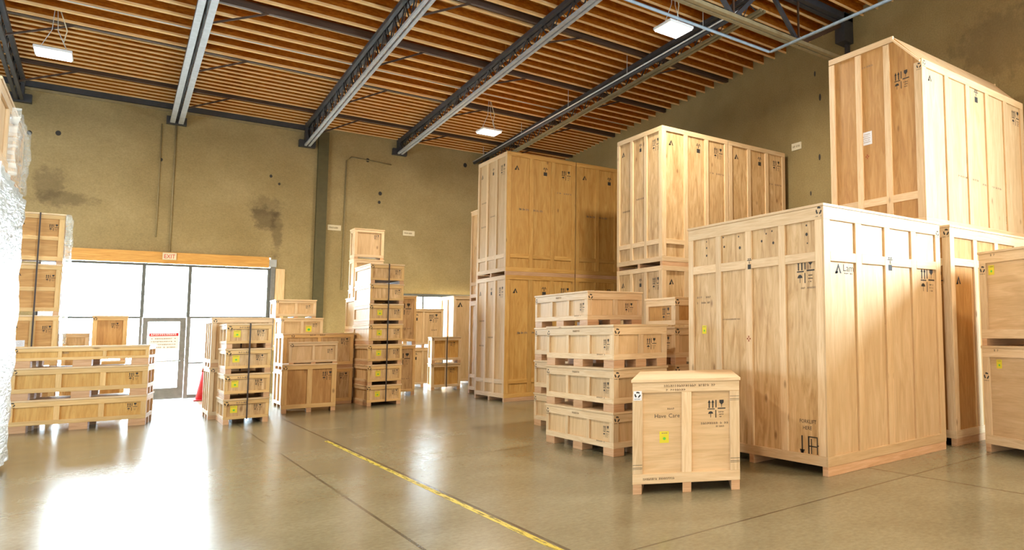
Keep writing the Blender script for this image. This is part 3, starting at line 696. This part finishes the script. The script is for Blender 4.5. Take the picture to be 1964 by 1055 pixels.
# --- the crate behind it and the chamfered crate lifted on top
crate('large_crate', 'large plywood crate on the floor beneath the raised crate with the sloping edge', 'crate', (7.92, 4.98, 0), 0, 3.05, 2.4, 2.91, nf=5, nl=4, rail=2.42, legs=.10, skids='x', bw=.10, panel='ply_dark', wide_top=.13,
      marks=[('F', 'glyph', .16, 2.24, .12), ('L', 'recycle', 2.30, 2.86, .09, B), ('L', 'arrows', 2.0, 2.3, .26)])
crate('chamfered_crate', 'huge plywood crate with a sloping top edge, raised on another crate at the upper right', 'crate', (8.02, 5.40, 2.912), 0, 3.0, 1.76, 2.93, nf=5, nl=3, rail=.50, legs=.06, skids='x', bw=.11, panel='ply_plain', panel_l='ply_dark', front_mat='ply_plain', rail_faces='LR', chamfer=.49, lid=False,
      marks=[('F', 'glyph', .18, 2.26, .10), ('F', 'plug', 1.40, 2.33, .20), ('F', 'arrows', 2.64, 2.27, .26), ('F', 'recycle', .02, 2.42, .07, B), ('L', 'arrows', 1.26, 2.36, .26), ('L', 'paper', .62, 1.60, .20), ('L', 'cross', .72, 1.22, .07), ('L', 'recycle', 1.67, 2.38, .08, B),
             ('L', 'bars', .66, 2.62, .03, False, .22, 5), ('F', 'arrows', 2.30, .42, .16), ('F', 'bars', .9, .9, .03, False, .6, 9), ('F', 'bars', 1.6, .86, .03, False, .6, 9)])
# --- crates 4 across in the middle distance: two columns, two high
STD = [('F', 'glyph', .18, 2.62, .12), ('F', 'plug', .84, 2.66, .20), ('F', 'arrows', 1.36, 2.66, .24), ('L', 'glyph', .16, 2.62, .12), ('L', 'plug', .82, 2.66, .17), ('L', 'arrows', 1.36, 2.66, .26), ('F', 'bars', 1.25, 2.1, .04, False, .4, 7), ('L', 'bars', .2, 1.3, .04, False, .3, 5), ('L', 'bars', .75, 1.5, .04, False, .3, 5)]
for i, (x, z, lb) in enumerate(((7.86, 0, 'tall plywood crate, lower left of the four stacked behind the big front crate'), (7.86, 2.88, 'tall pale plywood crate, upper left of the four stacked behind the big front crate'), (9.62, 0, 'tall plywood crate, lower right of the four stacked behind the big front crate'), (9.62, 2.88, 'tall plywood crate, upper right of the four stacked behind the big front crate'))):
    crate('tall_crate', lb, 'crate', (x, 11.6, z), 0, 1.74, 1.75, 2.88, nf=3, nl=3, rail=.50, legs=.09, skids='x', bw=.10, group='tall crates behind the big front crate', panel='ply', marks=STD, lid=False)
# --- tallest stack beside the far wall
for i, (x, z, lb) in enumerate(((6.46, 0, 'tall plywood crate, lower left of the four stacked beyond the pallet crates'), (6.46, 2.92, 'tall plywood crate, upper left of the four stacked beyond the pallet crates'), (8.20, 0, 'tall plywood crate, lower right of the four stacked beyond the pallet crates'), (8.20, 2.92, 'tall plywood crate, upper right of the four stacked beyond the pallet crates'))):
    crate('tall_crate', lb, 'crate', (x, 15.89, z), 0, 1.72, 1.80, 2.92, nf=3, nl=3, rail=.46, legs=.09, skids='x', bw=.10, group='tall crates beyond the pallet crates', panel='ply_amber', panel_l='ply_plain', front_mat='ply_amber', marks=STD + [('L', 'bars', .2, 1.9, .04, False, .3, 5), ('F', 'bars', .3, 1.6, .05, False, .6, 7)], lid=False)
for z, lb in ((0, 'plywood crate, lower of the two glimpsed behind the tallest stack at its left edge'), (2.45, 'plywood crate, upper of the two glimpsed behind the tallest stack at its left edge')):
    crate('tall_crate', lb, 'crate', (6.90, 17.85, z), 0, 1.7, 1.5, 2.45, nf=3, nl=3, rail=.46, legs=.09, skids='x', group='crates behind the tallest stack')

# --- pallet crates
def pal(label, at, w, d, h, group, recy=True, nf=2, nl=3, yaw=0):
    marks = [('F', 'recycle', .012, h - .05, .075, B), ('F', 'arrows', w - .30, h - .18, .15), ('L', 'arrows', d - .30, h - .18, .15), ('L', 'recycle', .02, h - .06, .07, B), ('L', 'bars', d * .42, h - .06, .028, B, .2, 8), ('L', 'bars', d - .42, .18, .022, B, .24, 9)]
    return crate('pallet_crate', label, 'crate', at, yaw, w, d, h, nf=nf, nl=nl, legs=.10, skids='b', bw=.075, wide_top=.10, group=group, panel='ply_plain', marks=marks)
G = 'pallet crates in the front stack'
pal('low pallet crate at the bottom of the front stack, left of the small two-panel crate', (4.53, 7.76, 0), .80, 1.87, .55, G)
pal('low pallet crate in the middle of the front stack, left of the small two-panel crate', (4.53, 7.76, .55), .80, 1.87, .55, G)
pal('low pallet crate on top of the front stack, just behind the small two-panel crate', (4.53, 7.76, 1.10), .80, 1.87, .55, G)
G = 'pallet crates in the rear stack'
for k, lb in enumerate(('low pallet crate at the bottom of the four-high stack behind the front pallet stack', 'low pallet crate, second from the floor in the four-high stack behind the front one', 'low pallet crate, third from the floor in the four-high stack behind the front one', 'low pallet crate on top of the four-high stack, highest of all the pallet crates')):
    pal(lb, (5.22, 9.72, .55 * k), .97, 1.84, .55, G)
G = 'crates between the pallet stacks and the big crate'
for k, (z, h, lb) in enumerate(((0, .54, 'low crate at the bottom of the narrow stack beside the big front crate'), (.54, .54, 'low crate, second up in the narrow stack beside the big front crate'), (1.08, .54, 'low crate, third up in the narrow stack beside the big front crate'), (1.62, .42, 'small crate on top of the narrow stack beside the big front crate'))):
    crate('pallet_crate', lb, 'crate', (5.72, 8.12, z), 0, 1.0, .76, h, nf=2, nl=1, legs=.10 if z < 1.5 else .02, skids='b', bw=.07, wide_top=.09, group=G, panel='ply_dark' if k == 3 else 'ply_plain',
          marks=[('F', 'recycle', .0, h - .03, .075, B), ('L', 'arrows', .40, h - .14, .19)])
# --- small two-panel crate in front
crate('small_crate', 'small two-panel crate alone on the floor in front, with a yellow sticker', 'crate', (3.62, 5.85, 0), -35.7, 1.03, 1.38, 1.09, nf=2, nl=2, legs=.095, skids='y', bw=.095, panel='ply_plain', wide_top=.10, grain=0,
      marks=[('F', 'recycle_label', .018, .975, .060, B), ('F', 'arrows', .72, .875, .175), ('F', 'sticker', .255, .585, .088), ('F', 'bars', .30, 1.035, .026, B, .50, 24), ('F', 'bars', .32, .995, .022, B, .19, 9), ('F', 'bars', .10, .155, .024, B, .30, 18),
             ('F', 'polys', 0, .28, 1, B, clip), ('F', 'polys', .935, .31, 1, B, clip), ('F', 'polys', .935, .91, 1, B, clip), ('F', 'text', .205, .715, .055, False, 'Have'), ('F', 'text', .34, .715, .055, False, 'Care'), ('F', 'bars', .33, .81, .02, False, .07, 4), ('F', 'bars', .655, .66, .024, False, .27, 13), ('F', 'bars', .80, .625, .018, False, .10, 6)])
# --- pair at the right edge of the frame
G = 'two crates at the right edge'
crate('side_crate', 'plywood crate on the floor at the right edge, lower of the pair with yellow stickers', 'crate', (7.85, 4.53, 0), -104, 2.3, 1.0, 1.31, nf=3, nl=2, legs=.10, skids='y', bw=.11, group=G, panel='ply_plain', wide_top=.11, grain=0,
      marks=[('F', 'recycle', .02, .98, .085, B), ('F', 'sticker', .21, 1.14, .085), ('F', 'bars', .2, 1.27, .03, B, .08, 3)])
crate('side_crate', 'plywood crate stacked at the right edge, upper of the pair with yellow stickers', 'crate', (7.85, 4.53, 1.31), -104, 2.3, 1.0, 1.18, nf=3, nl=2, legs=.09, skids='y', bw=.11, group=G, panel='ply_plain', wide_top=.12, grain=0,
      marks=[('F', 'recycle', .02, 1.0, .085, B), ('F', 'sticker', .135, 1.0, .095), ('F', 'bars', .2, 1.14, .03, B, .08, 3)])
crate('side_crate', 'added tall plywood crate out of view at right, blocking the dock door light', 'crate', (7.24, 2.05, 0), -98, 2.2, 1.4, 2.95, nf=3, nl=2, rail=.5, legs=.10, skids='y', panel='ply_plain')  # unseen crate added to keep the dock door light off crates and floor
# --- low long crates at left
G = 'long low crates by the left window'
for k, (z, h, lb) in enumerate(((0, .55, 'long low crate at the bottom of the three stacked by the big window'), (.55, .55, 'long low crate in the middle of the three stacked by the big window'), (1.10, .36, 'long shallow crate on top of the three stacked by the big window'))):
    crate('long_crate', lb, 'crate', (-1.22, 17.6, z), -7.4, 1.74, .95, h, nf=3, nl=2, legs=.12, skids='b', bw=.075 if h > .4 else .05, wide_top=.09 if h > .4 else .06, front_mat='pine_warm_lit', group=G, panel='ply_amber',  # amber of these panels and battens carries warm lamp light
          marks=[('F', 'recycle', .03, h - .03, .07, B), ('F', 'arrows', 1.48, h - .14, .14)] if h > .4 else [('F', 'recycle', .03, h - .03, .06, B), ('F', 'bars', .6, h - .1, .03, False, .1, 4)])
# --- strapped column at far left
G = 'tall strapped column at left'
for k, (z, h, lb) in enumerate(((0, 1.03, 'crate hidden low in the strapped column behind the long low crates'), (1.03, 1.02, 'crate with a white label, third from the top in the strapped column at left'), (2.05, .98, 'amber-panelled crate, second from the top in the strapped column at left'), (3.03, .98, 'amber-panelled crate on top of the strapped column at left'))):
    crate('column_crate', lb, 'crate', (-1.42, 19.3, z), 0, .67, .75, h, nf=1 if k > 1 else 2, nl=1, nr=1, legs=.07, skids='y', nsk=2, bw=.075, front_mat='pine_warm_lit', group=G, panel='ply_dark', midrail=.50 if k > 1 else None, grain=0,
          marks=[('F', 'glyph', .09, h - .18, .06), ('F', 'arrows', .46, h - .20, .13)] + ([('F', 'paper', .13, .55, .12)] if k == 1 else []))
strap_round('black strap down the front of the left column of amber-panelled crates', (-1.42, 19.3, 0), 0, .67, .75, 1.05, 4.01, .33)
def film(name, label, x0, x1, y0, y1, z0, z1, mat, wob, nz=24, ny=16, cap=True, inner=True):
    """stretch film wrapped round a load: a rippled skin"""
    m = MB(); rnd = random.Random(int(x0*100) + int(z1*10))
    ring = []
    def edge(a, b, n): return [(a[0] + (b[0]-a[0])*k/n, a[1] + (b[1]-a[1])*k/n) for k in range(n)]
    per = edge((x0, y0), (x1, y0), 8) + edge((x1, y0), (x1, y1), ny) + edge((x1, y1), (x0, y1), 8) + edge((x0, y1), (x0, y0), ny)
    cx, cy = (x0+x1)/2, (y0+y1)/2
    rows = []
    for i in range(nz + 1):
        z = z0 + (z1 - z0)*i/nz; row = []
        for (x, y) in per:
            r = wob * (rnd.random()*.6 + .4*math.sin(7*y + 5*z + 3*x)**2)
            dx = (1 if x >= x1 - 1e-6 else -1 if inner and x <= x0 + 1e-6 else 0); dy = (1 if y >= y1 - 1e-6 else -1 if y <= y0 + 1e-6 else 0)
            row.append(m.bm.verts.new((x + dx*r, y + dy*r, z)))
        rows.append(row)
    n = len(per)
    for i in range(nz):
        for k in range(n):
            f = m.bm.faces.new([rows[i][k], rows[i][(k+1) % n], rows[i+1][(k+1) % n], rows[i+1][k]]); f.smooth = True
    if cap: m.bm.faces.new(rows[-1])
    o = m.build(name, M[mat]); tag(o, label, 'plastic wrap'); return o
film('stretch_film', 'clear plastic film round the upper crates of the strapped left column', -.736, -.69, 19.27, 20.07, 1.5, 4.0, 'film_thin', .05, cap=False, inner=False)
# --- stretch-wrapped load at the left edge of the frame
G = 'wrapped load at the left edge'
for k, (z, h, lb) in enumerate(((0, 1.12, 'crate at the bottom of the film-wrapped load at the left edge'), (1.12, 1.12, 'crate in the middle of the film-wrapped load at the left edge'), (2.24, 1.10, 'crate third up inside the film-wrapped load at the left edge'), (3.36, .88, 'bare wooden crate on top of the film-wrapped load at the left edge'))):
    crate('wrapped_crate', lb, 'crate', (-2.12, 10.4, z), 0, 1.20, 2.68, h, nf=2, nl=3, nr=3, legs=.10, skids='y', group=G, panel='ply_plain')
film('stretch_film', 'milky white plastic film wrapped round the load at the left edge', -2.16, -.895, 10.36, 13.12, .08, 3.36, 'film', .035, nz=30, ny=26)
film('stretch_film', 'torn clear plastic film over the top crate at the left edge', -2.15, -.90, 11.6, 13.11, 3.42, 4.20, 'film_thin', .06, nz=8, cap=False)
# --- crates between the column and the window
for z, h, lb in ((0, 1.12, 'crate under the square one in front of the window'), (1.12, .95, 'square crate standing up before the window, above the long low crates')):
    crate('square_crate', lb, 'crate', (-.30, 20.3, z), 0, .53, .6, h, nf=1, nl=1, legs=.05, skids='y', nsk=2, bw=.07, front_mat='pine_warm_lit', panel='ply_dark', group='square crates before the window', marks=[('F', 'arrows', .28, h - .15, .12), ('F', 'recycle', .01, h - .03, .06, B)])
for z, h, lb in ((0, .86, 'low crate hidden between the left column and the square crate'), (.86, .85, 'low crate just showing between the left column and the square crate')):
    crate('square_crate', lb, 'crate', (-.72, 20.4, z), 0, .38, .6, h, nf=1, nl=1, legs=.05, skids='y', nsk=2, bw=.06, panel='ply', group='low crates before the window')
# --- strapped stack of four by the exit
G = 'strapped stack of four near the exit'
for k, lb in enumerate(('crate at the bottom of the strapped stack of four, nearest the exit door', 'second crate up in the strapped stack of four near the exit door', 'third crate up in the strapped stack of four near the exit door', 'top crate of the strapped stack of four near the exit door')):
    crate('strapped_crate', lb, 'crate', (1.49, 16.05, .455 * k), 0, .66, 1.15, .455, nf=1, nl=2, legs=.09, skids='y', nsk=2, bw=.05, wide_top=.07, front_mat='pine_warm_lit', group=G, panel='ply',
          marks=[('F', 'recycle', .01, .41, .07, B), ('F', 'sticker', .10, .33, .10), ('F', 'arrows', .44, .335, .12), ('F', 'bars', .15, .40, .03, B, .2, 6)])
strap_round('black strap down the strapped stack of four near the exit door', (1.49, 16.05, 0), 0, .66, 1.15, .08, 1.82, .325)
for z, h, lb in ((0, 1.0, 'crate on the floor behind the strapped stack of four, lower of two'), (1.0, .96, 'crate rising behind the strapped stack of four, upper of two')):
    crate('rear_crate', lb, 'crate', (1.38, 17.35, z), 0, .95, 1.2, h, nf=1, nl=3, legs=.08, skids='b', bw=.07, group='crates behind the strapped four', panel='ply', marks=[('F', 'recycle', .02, h - .03, .06, B)])
# --- pair turned towards the viewer
crate('turned_crate', 'two-panel amber crate on the floor turned at an angle, right of the strapped four', 'crate', (2.53, 17.37, 0), -9, .93, .85, 1.0, nf=2, nl=1, legs=.09, skids='y', bw=.085, front_mat='pine_warm_lit', panel='ply_dark', marks=[('F', 'recycle', .015, .96, .07, B), ('F', 'arrows', .68, .83, .18)])
crate('turned_crate', 'lower-sided crate lying on the angled two-panel amber crate', 'crate', (2.63, 17.40, 1.0), -9, .84, .72, .45, nf=2, nl=1, legs=.03, skids='y', bw=.045, panel='ply_plain', marks=[('F', 'recycle', .02, .42, .06, B), ('F', 'arrows', .66, .30, .10)])
G = 'wide crates behind the angled pair'
for z, h, lb in ((0, .84, 'crate on the floor showing at right behind the angled amber crate'), (.84, .80, 'wide crate on the second tier behind the angled amber crate')):
    crate('wide_crate', lb, 'crate', (2.72, 18.75, z), 0, 1.355, 1.0, h, nf=2, nl=2, legs=.07, skids='x', bw=.07, front_mat='pine_warm_lit', group=G, panel='ply', marks=[('F', 'arrows', 1.10, h - .12, .16), ('F', 'recycle', .15, h - .02, .06, B), ('F', 'bars', .5, h - .03, .03, B, .3, 8)])
G = 'stack in the corner by the pilaster'
for z, h, w, dx, lb in ((0, .68, .88, .12, 'crate at the bottom of the corner stack by the dark pilaster'), (.68, .68, .88, .12, 'second crate up in the corner stack by the dark pilaster'), (1.36, .68, .88, .12, 'crate with a yellow sticker, third up in the corner stack by the dark pilaster'), (2.04, .46, .84, 0, 'top crate of the corner stack by the dark pilaster')):
    crate('corner_crate', lb, 'crate', (2.87 + dx, 21.0, z), 0, w, .85, h, nf=2, nl=1, legs=.04, skids='y', bw=.06, group=G, panel='ply_plain', marks=[('F', 'recycle', .0, h - .02, .06, B), ('F', 'arrows', w - .22, h - .14, .10)] + ([('F', 'sticker', .52, h - .2, .12)] if 1.3 < z < 2 else []))
# --- strapped tower of seven
G = 'strapped tower of seven'
ordn = ('crate at the foot of the strapped tower of seven', 'second crate up in the strapped tower of seven', 'third crate up in the strapped tower of seven', 'middle crate of the strapped tower of seven', 'fifth crate up in the strapped tower of seven', 'sixth crate up in the strapped tower of seven', 'top crate of the strapped tower of seven')
for k, lb in enumerate(ordn):
    crate('tower_crate', lb, 'crate', (4.112, 17.58, .456 * k), 0, .68, 1.42, .456, nf=1, nl=1, legs=.08, skids='y', nsk=2, bw=.05, wide_top=.07, front_mat='pine_warm_lit', group=G, panel='ply',
          marks=[('F', 'recycle', .0, .42, .07, B), ('F', 'arrows', .50, .33, .12)] + ([('F', 'sticker', .16, .32, .10)] if k < 5 else []))
strap_round('black strap down the strapped tower of seven', (4.112, 17.58, 0), 0, .68, 1.42, .08, 3.193, .355)
G = 'stack just behind the strapped tower'
for k, lb in enumerate(('crate on the floor just left behind the strapped tower of seven', 'middle crate of the three behind the strapped tower of seven', 'top crate of the three behind the strapped tower of seven')):
    crate('rear_crate', lb, 'crate', (4.20, 19.05, .836 * k), 0, .62, 1.2, .836, nf=1, nl=1, legs=.07, skids='y', nsk=2, bw=.07, group=G, panel='ply', marks=[('F', 'recycle', .0, .80, .06, B)])
G = 'tallest pale column by the far wall'
for k, (z, h, lb) in enumerate(((0, .94, 'crate at the foot of the pale column by the far wall'), (.94, .94, 'second crate up in the pale column by the far wall'), (1.88, .92, 'third crate up in the pale column by the far wall'), (2.80, .81, 'second crate from the top in the pale column by the far wall'), (3.61, .83, 'topmost crate of the pale column standing against the far wall'))):
    crate('column_crate', lb, 'crate', (4.52, 21.05, z), 0, .70, .5, h, nf=1, nl=1, legs=.06, skids='y', nsk=2, bw=.07, group=G, panel='ply_plain', marks=[('F', 'arrows', .46, h - .15, .13)])
G = 'pair right of the strapped tower'
for z, lb in ((0, 'crate with large shipping symbols on the floor right of the strapped tower'), (1.3, 'crate with large shipping symbols stacked right of the strapped tower')):
    crate('symbol_crate', lb, 'crate', (4.92, 19.95, z), -6, .82, .75, 1.3, nf=1, nl=1, legs=.10, skids='y', bw=.06, front_mat='pine_warm_lit', group=G, panel='ply', marks=[('F', 'arrows', .40, 1.10, .30), ('F', 'bars', .42, .45, .03, False, .3, 6)])
G = 'pair before the right-hand window'
for z, lb in ((0, 'pale crate on the floor before the right-hand window'), (1.18, 'pale crate with an upright symbol block, stacked before the right-hand window')):
    crate('pale_crate', lb, 'crate', (6.22, 22.75, z), 0, 1.12, .9, 1.18, nf=2, nl=1, legs=.09, skids='y', bw=.06, group=G, panel='ply_plain', marks=[('F', 'plug', .25, 1.02, .20), ('F', 'arrows', .72, 1.02, .26), ('F', 'bars', .74, .55, .04, False, .22, 4)])
G = 'small strapped pair on the far floor'
for z, lb in ((0, 'small amber crate on the floor, lower of the strapped pair before the pale big crate'), (.75, 'small amber crate, upper of the strapped pair before the pale big crate')):
    crate('small_crate', lb, 'crate', (6.47, 20.95, z), -8, .76, .6, .75, nf=2, nl=1, legs=.09, skids='y', nsk=2, bw=.07, group=G, panel='ply_amber', marks=[('F', 'arrows', .48, .60, .13), ('F', 'recycle', .0, .72, .06, B)])
strap_round('black strap round the small pair of amber crates', (6.47, 20.95, 0), -8, .76, .6, .08, 1.5, .38)
crate('tall_crate', 'big pale crate beside the right-hand window, left of the tallest stack', 'crate', (7.62, 22.7, 0), 0, 1.35, 1.2, 2.78, nf=2, nl=2, legs=.10, skids='y', bw=.08, panel='ply_plain', marks=[('F', 'glyph', .12, 2.58, .16), ('F', 'plug', .72, 2.6, .22)])
